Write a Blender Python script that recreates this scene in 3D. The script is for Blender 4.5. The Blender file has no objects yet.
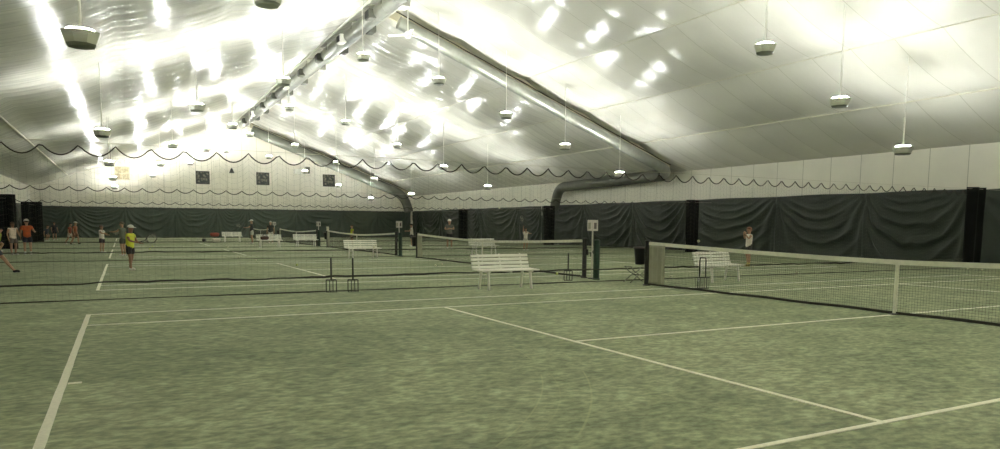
import bpy, bmesh, math, random
from mathutils import Vector, Matrix, noise
random.seed(7)
PI = math.pi
C = bpy.context.scene.collection
SC = bpy.context.scene

# ------------------------------------------------------------------ camera
F = Vector((0.46471928538607254, 0.8798120678365801, -0.09983341664682815))
RT = Vector((0.8845295444933585, -0.46643389064933155, 0.0068491292949637355))
UP = Vector((0.040539742335513655, 0.09148852902330694, 0.9949805919456529))
CP = Vector((0.5349325430904435, -7.3637592835733985, 1.4421526201973744))
FPX, PCX, PCY = 711.6570776712833, 500.0, 296.85551173111475
cam = bpy.data.cameras.new('camera'); cam_o = bpy.data.objects.new('camera', cam); C.objects.link(cam_o)
mw = Matrix.Identity(4)
for i in range(3):
    mw[i][0] = RT[i]; mw[i][1] = UP[i]; mw[i][2] = -F[i]; mw[i][3] = CP[i]
cam_o.matrix_world = mw
cam.sensor_width = 36; cam.lens = FPX * 36 / 1000
cam.shift_y = (PCY - 224.5) / 1000
cam.clip_start = 0.05; cam.clip_end = 300
SC.camera = cam_o

def ray(px, py):
    return F + RT * ((px - PCX) / FPX) - UP * ((py - PCY) / FPX)
def G(px, py, z=0.0):
    """the floor point seen at a pixel of the photograph"""
    d = ray(px, py); t = (z - CP.z) / d.z
    return CP + d * t
def at_y(px, py, y):
    d = ray(px, py); return CP + d * ((y - CP.y) / d.y)

# ------------------------------------------------------------------ helpers
class MB:
    def __init__(s): s.v = []; s.f = []
    def add(s, vs, fs):
        b = len(s.v); s.v += [tuple(v) for v in vs]; s.f += [tuple(b + i for i in f) for f in fs]; return s
    def box(s, c, d, rz=0.0, rx=0.0, ry=0.0):
        m = Matrix.Translation(c) @ Matrix.Rotation(rz, 4, 'Z') @ Matrix.Rotation(ry, 4, 'Y') @ Matrix.Rotation(rx, 4, 'X')
        h = [x / 2 for x in d]
        vs = [m @ Vector((sx * h[0], sy * h[1], sz * h[2])) for sx in (-1, 1) for sy in (-1, 1) for sz in (-1, 1)]
        return s.add(vs, [(0, 1, 3, 2), (4, 6, 7, 5), (0, 4, 5, 1), (2, 3, 7, 6), (0, 2, 6, 4), (1, 5, 7, 3)])
    def cbox(s, c, d, b=0.006, rz=0.0, rx=0.0, ry=0.0):
        """box with chamfered edges"""
        m = Matrix.Translation(c) @ Matrix.Rotation(rz, 4, 'Z') @ Matrix.Rotation(ry, 4, 'Y') @ Matrix.Rotation(rx, 4, 'X')
        bm = bmesh.new(); bmesh.ops.create_cube(bm, size=1.0)
        for v in bm.verts: v.co = Vector((v.co.x * d[0], v.co.y * d[1], v.co.z * d[2]))
        bmesh.ops.bevel(bm, geom=bm.edges[:], offset=min(b, min(d) * .4), segments=1, affect='EDGES')
        bm.verts.index_update()
        s.add([m @ v.co for v in bm.verts], [[v.index for v in f.verts] for f in bm.faces]); bm.free(); return s
    def tube(s, pts, r, n=8, cap=True, closed=False):
        pts = [Vector(p) for p in pts]; L = len(pts)
        rr = r if isinstance(r, (list, tuple)) else [r] * L
        rings = []; prev = None
        for i, p in enumerate(pts):
            if closed: t = pts[(i + 1) % L] - pts[i - 1]
            else: t = pts[min(i + 1, L - 1)] - pts[max(i - 1, 0)]
            t.normalize()
            if prev is None:
                a = Vector((0, 0, 1)) if abs(t.z) < .9 else Vector((1, 0, 0))
                u = t.cross(a).normalized()
            else:
                u = (prev - t * prev.dot(t))
                u = u.normalized() if u.length > 1e-6 else t.orthogonal().normalized()
            prev = u; w = t.cross(u)
            rings.append([p + (u * math.cos(2 * PI * k / n) + w * math.sin(2 * PI * k / n)) * rr[i] for k in range(n)])
        vs = [v for ring in rings for v in ring]; fs = []
        for i in range(L if closed else L - 1):
            j = (i + 1) % L
            for k in range(n): fs.append((i * n + k, i * n + (k + 1) % n, j * n + (k + 1) % n, j * n + k))
        if cap and not closed:
            fs.append(tuple(range(n))[::-1]); fs.append(tuple((L - 1) * n + k for k in range(n)))
        return s.add(vs, fs)
    def lathe(s, prof, n=24, c=(0, 0, 0), sx=1, sy=1, rot=0.0):
        vs = []; fs = []
        for r, z in prof:
            for k in range(n):
                a = 2 * PI * k / n + rot
                vs.append((c[0] + r * math.cos(a) * sx, c[1] + r * math.sin(a) * sy, c[2] + z))
        for i in range(len(prof) - 1):
            for k in range(n): fs.append((i * n + k, i * n + (k + 1) % n, (i + 1) * n + (k + 1) % n, (i + 1) * n + k))
        if prof[0][0] > 1e-4: fs.append(tuple(range(n))[::-1])
        if prof[-1][0] > 1e-4: fs.append(tuple((len(prof) - 1) * n + k for k in range(n)))
        return s.add(vs, fs)
    def ball(s, c, r, n=12, sc=(1, 1, 1)):
        m = n // 2
        prof = [(max(1e-5, math.sin(PI * i / m)), -math.cos(PI * i / m)) for i in range(m + 1)]
        vs = []; fs = []
        for pr, z in prof:
            for k in range(n):
                a = 2 * PI * k / n
                vs.append((c[0] + pr * math.cos(a) * r * sc[0], c[1] + pr * math.sin(a) * r * sc[1], c[2] + z * r * sc[2]))
        for i in range(m):
            for k in range(n): fs.append((i * n + k, i * n + (k + 1) % n, (i + 1) * n + (k + 1) % n, (i + 1) * n + k))
        return s.add(vs, fs)
    def grid(s, fn, nu, nv):
        vs = [fn(i / nu, j / nv) for j in range(nv + 1) for i in range(nu + 1)]
        fs = [(j * (nu + 1) + i, j * (nu + 1) + i + 1, (j + 1) * (nu + 1) + i + 1, (j + 1) * (nu + 1) + i) for j in range(nv) for i in range(nu)]
        return s.add(vs, fs)
    def build(s, name, m, parent=None, smooth=False, loc=None, rz=None):
        me = bpy.data.meshes.new(name); me.from_pydata(s.v, [], s.f); me.validate(); me.update()
        bm = bmesh.new(); bm.from_mesh(me); bmesh.ops.recalc_face_normals(bm, faces=bm.faces[:]); bm.to_mesh(me); bm.free()
        if smooth:
            me.shade_smooth()
            if smooth != True: me.set_sharp_from_angle(angle=smooth)
        o = bpy.data.objects.new(name, me); C.objects.link(o)
        me.materials.append(m)
        if parent: o.parent = parent
        if loc is not None: o.location = loc
        if rz is not None: o.rotation_euler.z = rz
        return o
AUTO = math.radians(40)

def tag(o, label, cat, group=None, kind=None):
    o['label'] = label; o['category'] = cat
    if group: o['group'] = group
    if kind: o['kind'] = kind
    return o
def thing(name, label, cat, loc=(0, 0, 0), rz=0, group=None):
    o = bpy.data.objects.new(name, None); C.objects.link(o); o.empty_display_size = .1
    o.location = loc; o.rotation_euler = (0, 0, rz)
    return tag(o, label, cat, group)
def struct(o, label=None, cat=None):
    o['kind'] = 'structure'
    if label: o['label'] = label
    if cat: o['category'] = cat
    return o
def dup(root, loc, rz=0, label=None, group=None, scale=None):
    r = root.copy(); C.objects.link(r); r.location = loc; r.rotation_euler = (0, 0, rz)
    if label: r['label'] = label
    if group: r['group'] = group
    if scale: r.scale = (scale,) * 3
    for ch in root.children:
        c = ch.copy(); C.objects.link(c); c.parent = r
        for g in ch.children:
            d = g.copy(); C.objects.link(d); d.parent = c
    return r

# ------------------------------------------------------------------ materials
def s2l(c):
    return tuple(((x / 255) / 12.92 if x / 255 <= .04045 else ((x / 255 + .055) / 1.055) ** 2.4) for x in c) + (1,)
def mat(name, rgb, rough=.6, metal=0, spec=.5, noise_amt=0, nscale=8, bump=0, emit=None, sheen=0):
    m = bpy.data.materials.new(name); m.use_nodes = True; nt = m.node_tree; b = nt.nodes['Principled BSDF']
    b.inputs['Base Color'].default_value = s2l(rgb); b.inputs['Roughness'].default_value = rough
    b.inputs['Metallic'].default_value = metal; b.inputs['Specular IOR Level'].default_value = spec
    if emit:
        b.inputs['Emission Color'].default_value = emit[0]; b.inputs['Emission Strength'].default_value = emit[1]
    if noise_amt or bump:
        tc = nt.nodes.new('ShaderNodeTexCoord'); n = nt.nodes.new('ShaderNodeTexNoise')
        n.inputs['Scale'].default_value = nscale; n.inputs['Detail'].default_value = 5
        nt.links.new(tc.outputs['Object'], n.inputs['Vector'])
        if noise_amt:
            r = nt.nodes.new('ShaderNodeValToRGB'); c = s2l(rgb)
            r.color_ramp.elements[0].position = .3; r.color_ramp.elements[1].position = .7
            r.color_ramp.elements[0].color = tuple(x * (1 - noise_amt) for x in c[:3]) + (1,)
            r.color_ramp.elements[1].color = tuple(min(1, x * (1 + noise_amt)) for x in c[:3]) + (1,)
            nt.links.new(n.outputs['Fac'], r.inputs['Fac']); nt.links.new(r.outputs['Color'], b.inputs['Base Color'])
        if bump:
            bp = nt.nodes.new('ShaderNodeBump'); bp.inputs['Strength'].default_value = bump; bp.inputs['Distance'].default_value = .02
            nt.links.new(n.outputs['Fac'], bp.inputs['Height']); nt.links.new(bp.outputs['Normal'], b.inputs['Normal'])
    return m

M = {}
M['line'] = mat('line_tape', (238, 236, 216), .7, noise_amt=.08, nscale=30)
M['white'] = mat('white_paint', (244, 243, 232), .45, noise_amt=.04, nscale=6)
M['white2'] = mat('white_tape', (228, 227, 210), .65, noise_amt=.06, nscale=12)
M['black'] = mat('black_metal', (22, 23, 21), .45, noise_amt=.1)
M['blackbin'] = mat('black_plastic', (20, 21, 20), .4, noise_amt=.1)
M['greenpost'] = mat('dark_green_paint', (20, 48, 34), .4, noise_amt=.1)
M['wire'] = mat('dark_wire', (38, 42, 36), .45, metal=.3, noise_amt=.1)
M['net'] = mat('net_cord', (40, 44, 38), .8, noise_amt=.1)
M['netfine'] = mat('divider_cord', (88, 88, 74), .85, noise_amt=.1)
M['rope'] = mat('dark_rope', (52, 47, 36), .8, noise_amt=.2, nscale=20)
M['cable'] = mat('pale_cable', (190, 186, 165), .5, noise_amt=.05)
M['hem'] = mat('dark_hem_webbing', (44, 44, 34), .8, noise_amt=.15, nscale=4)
M['panelcloth'] = mat('pale_grey_cloth', (150, 150, 130), .8, noise_amt=.1, nscale=5)
M['duct'] = mat('galvanised_steel', (150, 152, 142), .38, metal=.55, noise_amt=.1, nscale=3)
M['ductdark'] = mat('grey_duct_shaded', (96, 98, 87), .5, metal=.2, noise_amt=.12, nscale=2)  # darker duct grey; the wall duct's unlit tone is put into the colour
M['cream'] = mat('cream_fabric', (212, 206, 178), .6, noise_amt=.06, nscale=3)
M['darkstrap'] = mat('dark_strap', (58, 54, 42), .7, noise_amt=.15, nscale=6)
M['strap'] = mat('white_strap', (215, 211, 192), .5, noise_amt=.05)
M['lampbody'] = mat('white_lamp_enamel', (200, 202, 184), .35, noise_amt=.03)
M['lampbase'] = mat('grey_lamp_base', (120, 124, 108), .45, noise_amt=.05)
M['lens'] = mat('lit_lamp_lens', (255, 250, 235), .4, emit=((.985, 1, .965, 1), 1.0))
M['ball'] = mat('tennis_ball_felt', (206, 216, 120), .9, noise_amt=.1, nscale=60)
M['oldball'] = mat('worn_ball_felt', (222, 222, 190), .9, noise_amt=.1, nscale=60)
M['signplate'] = mat('white_sign_plate', (205, 200, 190), .5, noise_amt=.05)
M['signcard'] = mat('grey_score_card', (96, 88, 84), .5, noise_amt=.1)
M['yellowplastic'] = mat('yellow_plastic', (214, 196, 70), .45, noise_amt=.05)

# floor: green clay with drag-brush streaks, pale worn patches and slide marks
def floor_mat():
    m = bpy.data.materials.new('green_clay'); m.use_nodes = True; nt = m.node_tree; N = nt.nodes; L = nt.links
    b = N['Principled BSDF']; b.inputs['Roughness'].default_value = .85; b.inputs['Specular IOR Level'].default_value = .25
    tc = N.new('ShaderNodeTexCoord')
    def nz(scale, mp, det=4, rot=0):
        mpn = N.new('ShaderNodeMapping'); mpn.inputs['Scale'].default_value = mp; mpn.inputs['Rotation'].default_value = (0, 0, rot)
        L.new(tc.outputs['Object'], mpn.inputs['Vector'])
        n = N.new('ShaderNodeTexNoise'); n.inputs['Scale'].default_value = scale; n.inputs['Detail'].default_value = det; n.inputs['Roughness'].default_value = .6
        L.new(mpn.outputs['Vector'], n.inputs['Vector']); return n.outputs['Fac']
    def ramp(fac, p0, p1, c0, c1):
        r = N.new('ShaderNodeValToRGB'); r.color_ramp.elements[0].position = p0; r.color_ramp.elements[1].position = p1
        r.color_ramp.elements[0].color = c0; r.color_ramp.elements[1].color = c1; L.new(fac, r.inputs['Fac']); return r.outputs['Color']
    def mix(f, a, c, mode='MIX'):
        x = N.new('ShaderNodeMix'); x.data_type = 'RGBA'; x.blend_type = mode
        if isinstance(f, float): x.inputs[0].default_value = f
        else: L.new(f, x.inputs[0])
        for i, q in ((6, a), (7, c)):
            if isinstance(q, tuple): x.inputs[i].default_value = q
            else: L.new(q, x.inputs[i])
        return x.outputs[2]
    base = ramp(nz(.22, (1, 1, 1), 5), .35, .66, s2l((129, 137, 110)), s2l((152, 157, 130)))
    big = ramp(nz(.9, (1, 1.6, 1), 6), .35, .7, (.80, .82, .80, 1), (1.12, 1.12, 1.10, 1))
    col = mix(1.0, base, big, 'MULTIPLY')
    st = ramp(nz(4.0, (.8, 1.25, 1), 6, .5), .36, .66, (.74, .76, .74, 1), (1.24, 1.23, 1.19, 1))
    col = mix(.85, col, st, 'MULTIPLY')
    gr = ramp(nz(11, (.8, 1.3, 1), 5, .5), .40, .62, (.64, .66, .64, 1), (1.32, 1.32, 1.26, 1))
    col = mix(.8, col, gr, 'MULTIPLY')
    fleck = ramp(nz(6.0, (.6, 1.5, 1), 3, .5), .63, .74, (0, 0, 0, 1), (1, 1, 1, 1))
    col = mix(mul(N, L, fleck, .5), col, s2l((188, 190, 156)))
    # slide marks: thin pale arcs
    sep = N.new('ShaderNodeSeparateXYZ'); L.new(tc.outputs['Object'], sep.inputs[0])
    gate = nz(.45, (1, 1, 1), 3)
    for (cx, cy, r, w, k) in ARCS:
        v = N.new('ShaderNodeVectorMath'); v.operation = 'DISTANCE'; L.new(tc.outputs['Object'], v.inputs[0]); v.inputs[1].default_value = (cx, cy, 0)
        a = math_(N, L, 'SUBTRACT', v.outputs['Value'], r); a = math_(N, L, 'ABSOLUTE', a)
        a = math_(N, L, 'LESS_THAN', a, w)
        g = math_(N, L, 'GREATER_THAN', gate, .47); a = math_(N, L, 'MULTIPLY', a, g); a = math_(N, L, 'MULTIPLY', a, k)
        col = mix(a, col, s2l((176, 178, 136)))
    L.new(col, b.inputs['Base Color'])
    bp = N.new('ShaderNodeBump'); bp.inputs['Strength'].default_value = .35; bp.inputs['Distance'].default_value = .01
    L.new(nz(14, (1, 2, 1), 6), bp.inputs['Height']); L.new(bp.outputs['Normal'], b.inputs['Normal'])
    return m
def math_(N, L, op, a, b=None):
    n = N.new('ShaderNodeMath'); n.operation = op
    for i, q in enumerate((a, b)):
        if q is None: continue
        if isinstance(q, (int, float)): n.inputs[i].default_value = q
        else: L.new(q, n.inputs[i])
    return n.outputs[0]
def mul(N, L, a, k):
    return math_(N, L, 'MULTIPLY', a, k)
ARCS = []
def arc_through(pa, pb, pc, w, k):
    A, B, D = [Vector(G(*q)[:2]) for q in (pa, pb, pc)]
    d = 2 * (A.x * (B.y - D.y) + B.x * (D.y - A.y) + D.x * (A.y - B.y))
    ux = (A.length_squared * (B.y - D.y) + B.length_squared * (D.y - A.y) + D.length_squared * (A.y - B.y)) / d
    uy = (A.length_squared * (D.x - B.x) + B.length_squared * (A.x - D.x) + D.length_squared * (B.x - A.x)) / d
    ARCS.append((ux, uy, (A - Vector((ux, uy))).length, w, k))
arc_through((542, 378), (535, 408), (495, 447), .008, .28)
arc_through((588, 380), (590, 410), (570, 447), .009, .3)
arc_through((558, 385), (556, 412), (530, 440), .007, .15)
arc_through((350, 425), (420, 405), (478, 390), .008, .12)
M['floor'] = floor_mat()

def fabric_mat(name, rgb, rough, seam=None, dirt=.05):
    m = bpy.data.materials.new(name); m.use_nodes = True; nt = m.node_tree; N = nt.nodes; L = nt.links
    b = N['Principled BSDF']; b.inputs['Roughness'].default_value = rough; b.inputs['Specular IOR Level'].default_value = .5
    tc = N.new('ShaderNodeTexCoord')
    n = N.new('ShaderNodeTexNoise'); n.inputs['Scale'].default_value = .5; n.inputs['Detail'].default_value = 5
    L.new(tc.outputs['Object'], n.inputs['Vector'])
    r = N.new('ShaderNodeValToRGB'); c = s2l(rgb)
    r.color_ramp.elements[0].position = .3; r.color_ramp.elements[1].position = .7
    r.color_ramp.elements[0].color = tuple(x * (1 - dirt * 2) for x in c[:3]) + (1,); r.color_ramp.elements[1].color = c
    L.new(n.outputs['Fac'], r.inputs['Fac']); col = r.outputs['Color']
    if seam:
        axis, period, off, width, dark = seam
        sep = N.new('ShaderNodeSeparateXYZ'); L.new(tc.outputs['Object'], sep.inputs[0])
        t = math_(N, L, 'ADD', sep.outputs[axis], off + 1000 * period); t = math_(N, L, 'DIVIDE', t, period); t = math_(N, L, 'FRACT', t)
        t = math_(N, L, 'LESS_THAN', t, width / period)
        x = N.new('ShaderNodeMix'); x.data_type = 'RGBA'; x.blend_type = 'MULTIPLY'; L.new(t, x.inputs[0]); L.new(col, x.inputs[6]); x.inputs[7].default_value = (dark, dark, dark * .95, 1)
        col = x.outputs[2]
    L.new(col, b.inputs['Base Color'])
    return m
def ripple(m):
    nt = m.node_tree; N = nt.nodes; L = nt.links; tc = N.new('ShaderNodeTexCoord'); h = None
    for sc, k in (((.3, 4.2, .3), .0026), ((.5, 13, .5), .0005)):
        mp = N.new('ShaderNodeMapping'); mp.inputs['Scale'].default_value = sc; L.new(tc.outputs['Object'], mp.inputs['Vector'])
        n = N.new('ShaderNodeTexNoise'); n.inputs['Scale'].default_value = 1.0; n.inputs['Detail'].default_value = 2; n.inputs['Distortion'].default_value = .6
        L.new(mp.outputs['Vector'], n.inputs['Vector'])
        q = math_(N, L, 'MULTIPLY', n.outputs['Fac'], k)
        h = q if h is None else math_(N, L, 'ADD', h, q)
    bp = N.new('ShaderNodeBump'); bp.inputs['Strength'].default_value = 1.0; bp.inputs['Distance'].default_value = 3.2
    L.new(h, bp.inputs['Height']); L.new(bp.outputs['Normal'], N['Principled BSDF'].inputs['Normal'])
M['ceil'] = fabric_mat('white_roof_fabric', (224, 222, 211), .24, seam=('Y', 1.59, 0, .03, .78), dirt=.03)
ripple(M['ceil']); M['ceil'].node_tree.nodes['Principled BSDF'].inputs['Specular IOR Level'].default_value = .2
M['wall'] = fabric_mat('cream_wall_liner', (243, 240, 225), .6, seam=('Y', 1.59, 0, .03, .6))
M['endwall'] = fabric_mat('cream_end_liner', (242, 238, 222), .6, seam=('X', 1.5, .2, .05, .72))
M['tarp'] = mat('dark_green_tarpaulin', (42, 50, 42), .48, spec=.4, noise_amt=.12, nscale=1.5, bump=.1)
M['tarpend'] = mat('green_tarpaulin', (62, 73, 63), .5, spec=.4, noise_amt=.12, nscale=1.5, bump=.1)
M['blackcloth'] = mat('black_mesh_cloth', (17, 19, 17), .8, spec=.2, noise_amt=.15, nscale=3)

# ------------------------------------------------------------------ room
XL, XR, XC, Y0, Y1, ZE, ZR = -7.0, 30.8, 11.885, -12.0, 72.0, 4.8, 11.9
SL = (ZR - ZE) / (XR - XC)
def roof_z(x): return ZR - SL * abs(x - XC)
PITCH = 15.5

fl = MB(); fl.box(((XL + XR) / 2, (Y0 + Y1) / 2, -.06), (XR - XL + .6, Y1 - Y0 + .6, .12))
struct(fl.build('floor', M['floor']), 'green clay floor with pale brush streaks and slide marks', 'floor')

def n3(x, y, z=0): return noise.noise(Vector((x, y, z)))
def ceil_off(x, y):
    bay = 18.915 / 5
    u = (abs(x - XC) % bay) / bay
    v = (y % 1.59) / 1.59
    sag = -.17 * math.sin(PI * u) ** .8 - .035 * math.sin(PI * v) * (0.35 + .65 * math.sin(PI * u))
    sm = 1.0
    if x > XC:  # the bay by the front court is pulled smooth
        sm = min(1, max(.10, (y - 19) / 8)) if x > 17 else min(1, max(.35, (y - 14) / 8))
    a = max(0, .55 + 1.1 * n3(x * .11, y * .09, 3.1)) * sm
    if x < XC: a = max(.75, a)
    yy = y + .5 * n3(x * .25, y * .2, 9) + .18 * (x - XC) * .35
    rip = .010 * math.sin(2 * PI * yy / .80) * a + .0045 * math.sin(2 * PI * yy / .41 + 2 * n3(x * .4, y * .4, 5)) * a
    cr = 1 - abs(math.sin(PI * yy / .80 + 1.5 * n3(x * .3, y * .3, 2)))
    rip += .022 * cr ** 5 * max(0, a) + .010 * n3(x * .35, y * .8, 1) * sm
    return sag + rip
cb = MB()
NX, NY = 60, 1400
for side in (-1, 1):
    def fn(u, v, side=side):
        x = XC + side * u * 18.915
        y = Y0 + v * (Y1 - Y0)
        return (x, y, roof_z(x) + ceil_off(x, y) * min(1, u * 25) )
    cb.grid(fn, NX, NY)
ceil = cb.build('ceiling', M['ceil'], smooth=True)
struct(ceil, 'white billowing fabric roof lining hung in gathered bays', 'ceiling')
# outer shell just over the fabric so no light leaks
def wall_grid(nu, nv, fn, name, m): return MB().grid(fn, nu, nv).build(name, m, smooth=True)
def side_fn(x0, sgn):
    def fn(u, v):
        y = Y0 + u * (Y1 - Y0); z = v * (ZE + .25)
        q = (y % 1.59) / 1.59
        return (x0 + sgn * (.03 * math.sin(PI * q) ** .5 + .012 * n3(y * .9, z * .7)), y, z)
    return fn
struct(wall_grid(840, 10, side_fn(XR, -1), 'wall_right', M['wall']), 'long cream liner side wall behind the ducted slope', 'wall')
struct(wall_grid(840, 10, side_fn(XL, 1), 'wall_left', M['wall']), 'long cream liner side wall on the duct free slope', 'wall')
def end_fn(y0, sgn, wr):
    def fn(u, v):
        x = XL + u * (XR - XL); z = v * (roof_z(x) + .15)
        d = math.hypot(x - 21, z - 6.5)
        w = wr * (.05 * math.sin(2 * PI * (math.atan2(z - 6.5, x - 21) * 7)) * math.exp(-abs(d - 2.4) / 2.2) + .05 * n3(x * 1.3, z * .9) + .03 * n3(x * 4, z * 1.2, 4))
        return (x, y0 + sgn * (.02 + abs(w)), z)
    return fn
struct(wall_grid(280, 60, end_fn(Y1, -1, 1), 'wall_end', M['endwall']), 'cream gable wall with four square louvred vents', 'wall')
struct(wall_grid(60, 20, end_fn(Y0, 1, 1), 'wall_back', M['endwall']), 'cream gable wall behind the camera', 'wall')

# light roof straps running the length of the hall
for i, (x, r) in enumerate(((27.0, .035), (23.2, .018), (19.4, .018), (-3.83, .05), (.0, .014))):
    pts = [(x, y, roof_z(x) - (.16 if x == -3.83 else .03) - .008 * math.sin(y * 2)) for y in [Y0 + k * (Y1 - Y0) / 60 for k in range(61)]]
    struct(MB().tube(pts, r, 8).build('trim_%d' % (i + 1), M['strap'], smooth=True), 'long white strap under the roof fabric', 'strap')

# fabric wrapped roof arches with a dark edge strap (at the two cross ducts)
for i, y in enumerate((25.95, 69.2)):
    arch = thing('roof_arch', ('cream fabric arch with dark edge strap above the front cross duct' if i == 0 else 'cream fabric arch with dark edge strap above the cross duct by the gable wall'), 'roof arch', (XC, y, 0))
    b = MB(); e = MB()
    xs = [XC + .2 + k * (29.3 - XC) / 30 for k in range(31)]
    for x0, x1 in zip(xs[:-1], xs[1:]):
        zz = [roof_z(x0) - .02, roof_z(x1) - .02]
        vs = []
        for xx, z in ((x0, zz[0]), (x1, zz[1])):
            vs += [(xx - XC, -.07, z), (xx - XC, .07, z), (xx - XC, .07, z - .62), (xx - XC, -.07, z - .62)]
        b.add(vs, [(0, 4, 7, 3), (1, 2, 6, 5), (3, 7, 6, 2), (0, 1, 5, 4)])
    e.tube([(x - XC, -.09, roof_z(x) - .20 + .01 * math.sin(x * 3)) for x in xs], .024, 6)
    b.build('arch_fabric', M['cream'], arch); e.build('edge_strap', M['darkstrap'], arch)

# vents in the gable wall
def vent_mat():
    m = bpy.data.materials.new('mottled_vent_glass'); m.use_nodes = True; nt = m.node_tree; N = nt.nodes; L = nt.links
    b = N['Principled BSDF']; b.inputs['Roughness'].default_value = .3
    tc = N.new('ShaderNodeTexCoord'); n = N.new('ShaderNodeTexVoronoi'); n.inputs['Scale'].default_value = 4.2
    L.new(tc.outputs['Object'], n.inputs['Vector'])
    r = N.new('ShaderNodeValToRGB'); r.color_ramp.elements[0].position = .1; r.color_ramp.elements[1].position = .6
    r.color_ramp.elements[0].color = s2l((128, 126, 104)); r.color_ramp.elements[1].color = s2l((40, 46, 38))
    L.new(n.outputs['Distance'], r.inputs['Fac']); L.new(r.outputs['Color'], b.inputs['Base Color']); return m
M['ventglass'] = vent_mat()
M['ventglass2'] = mat('pale_vent_glass', (176, 164, 132), .4, noise_amt=.4, nscale=5)
vent_labels = ['pale mottled square window in the gable wall', 'square window second from the pale one along the gable wall',
               'square window in the middle of the gable wall by the white heater box', 'dark square window partly behind the gable cross duct']
for i, (x, z) in enumerate(((.67, 6.25), (7.95, 6.1), (13.87, 6.2), (20.9, 6.25))):
    t = thing('window_%d' % (i + 1), vent_labels[i], 'window', (x, Y1 - .08, z)); t['kind'] = 'structure'
    f = MB()
    for s in (-1, 1):
        f.box((s * .62, 0, 0), (.07, .14, 1.31)); f.box((0, 0, s * .62), (1.17, .14, .07))
    f.box((0, -.02, 0), (.04, .08, 1.17)); f.box((0, -.02, 0), (1.17, .08, .04))
    f.build('window_frame', M['darkstrap'] if i else M['cream'], t)
    MB().box((0, .02, 0), (1.17, .03, 1.17)).build('pane', M['ventglass2'] if i == 0 else M['ventglass'], t)
sp = thing('loudspeaker', 'small black cone loudspeaker high on the gable wall', 'loudspeaker', (10.72, Y1 - .5, 6.85))
MB().lathe([(.26, -.2), (.24, -.12), (.10, .22), (.05, .3)], 12).build('horn', M['black'], sp, smooth=AUTO)
MB().box((0, .12, .1), (.06, .2, .06)).build('bracket', M['black'], sp)
hb = thing('heater_box', 'white wall heater box beside the middle gable window', 'heater', (17.6, Y1 - .48, 7.1))
MB().cbox((0, 0, 0), (1.1, .5, .5), .03).build('casing', M['white'], hb)
MB().cbox((.85, 0, .15), (.5, .45, .7), .03).build('motor', M['lampbase'], hb)

# ------------------------------------------------------------------ ducts
def duct(name, label, path, r, m, bands=1.2, cat='duct'):
    t = thing(name, label, cat)
    P = [Vector(p) for p in path]
    # round the corners
    pts = [P[0]]
    for a, b_, c in zip(P[:-2], P[1:-1], P[2:]):
        d1 = (a - b_).normalized(); d2 = (c - b_).normalized(); k = r * 2.4
        for q in range(7):
            u = q / 6; pts.append((b_ + d1 * k) * (1 - u) ** 2 + b_ * 2 * u * (1 - u) + (b_ + d2 * k) * u ** 2)
    pts.append(P[-1])
    MB().tube(pts, r, 24).build('duct_shell', m, t, smooth=AUTO)
    for a, b_ in zip(P[:-1], P[1:]):
        L = (b_ - a).length; n = int(L / bands); d = (b_ - a).normalized()
        for k in range(1, n):
            s = k * bands
            if s < r * 2.6 or L - s < r * 2.6: continue
            c = a + d * s
            MB().tube([c - d * .025, c + d * .025], r * 1.025, 24).build('joint_band', m, t, smooth=AUTO)
    return t
DY = 25.2
dz = lambda x: roof_z(x) - .92
duct('cross_duct', 'long round steel duct running down the roof slope over the second court', [(12.3, DY, dz(12.3)), (20, DY, dz(20)), (28.6, DY, dz(28.6)), (29.9, DY + 1.6, 4.62)], .30, M['duct'], 1.3)
duct('wall_duct', 'shade-toned duct along the cream side wall ending in a drop', [(29.95, DY + 1.9, 4.58), (29.95, 38.9, 4.34), (29.95, 39.5, 2.7)], .36, M['ductdark'], 2.6)
duct('cross_duct', 'dark round duct along the roof slope beside the gable wall', [(12.3, 68.2, dz(12.3) - .1), (28.3, 68.2, dz(28.3) - .1), (28.9, 68.3, 2.9)], .5, M['ductdark'], 1.6)
# ridge duct with registers, collars and hanger straps
rd = duct('ridge_duct', 'grey ridge duct with square registers under the roof peak', [(11.2, 20.5, 11.0), (11.2, 66.8, 11.0)], .34, M['duct'], 1.5)
XRD = 11.2; y = 22.5; k = 0
while y < 67:
    s = -1 if k % 2 else 1
    reg = MB().cbox((XRD + s * .36, y, 10.88), (.34, .62, .42), .02).build('register', M['white'] if k % 3 == 0 else M['ductdark'], rd)
    MB().box((XRD + s * .54, y, 10.88), (.03, .5, .3)).build('register_grille', M['black'], reg)
    if k % 2 == 0: MB().tube([(XRD - .36, y + .9, 10.99), (XRD - .3, y + .9, 11.75), (XRD + .3, y + .9, 11.75), (XRD + .36, y + .9, 10.99)], .02, 6).build('hanger_strap', M['lampbase'], rd)
    y += 2.15 + .7 * random.random(); k += 1
MB().cbox((XRD - .75, 44.3, 11.28), (.12, 47.6, .34), .02).build('side_rail', M['lampbody'], rd)
MB().cbox((XRD + .75, 44.3, 11.28), (.12, 47.6, .26), .02).build('side_rail', M['lampbody'], rd)
for yy in range(22, 68, 3):
    MB().box((XRD, yy, 11.36), (1.4, .08, .08)).build('cross_brace', M['lampbody'], rd)

# ceiling fan
fan = thing('ceiling_fan', 'white three blade ceiling fan under the ridge end of the steel duct', 'ceiling fan', (12.0, 23.2, 9.75))
MB().tube([(0, 0, .15), (0, 0, 1.9)], .03, 8).build('downrod', M['white'], fan)
MB().lathe([(.02, -.12), (.12, -.1), (.16, 0), (.14, .12), (.05, .2)], 16).build('motor', M['white'], fan, smooth=AUTO)
for k in range(3):
    a = k * 2 * PI / 3 + .35
    MB().cbox((math.cos(a) * .52, math.sin(a) * .52, .03), (.78, .17, .025), .008, rz=a, rx=.2).build('blade', M['white'], fan)

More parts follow.
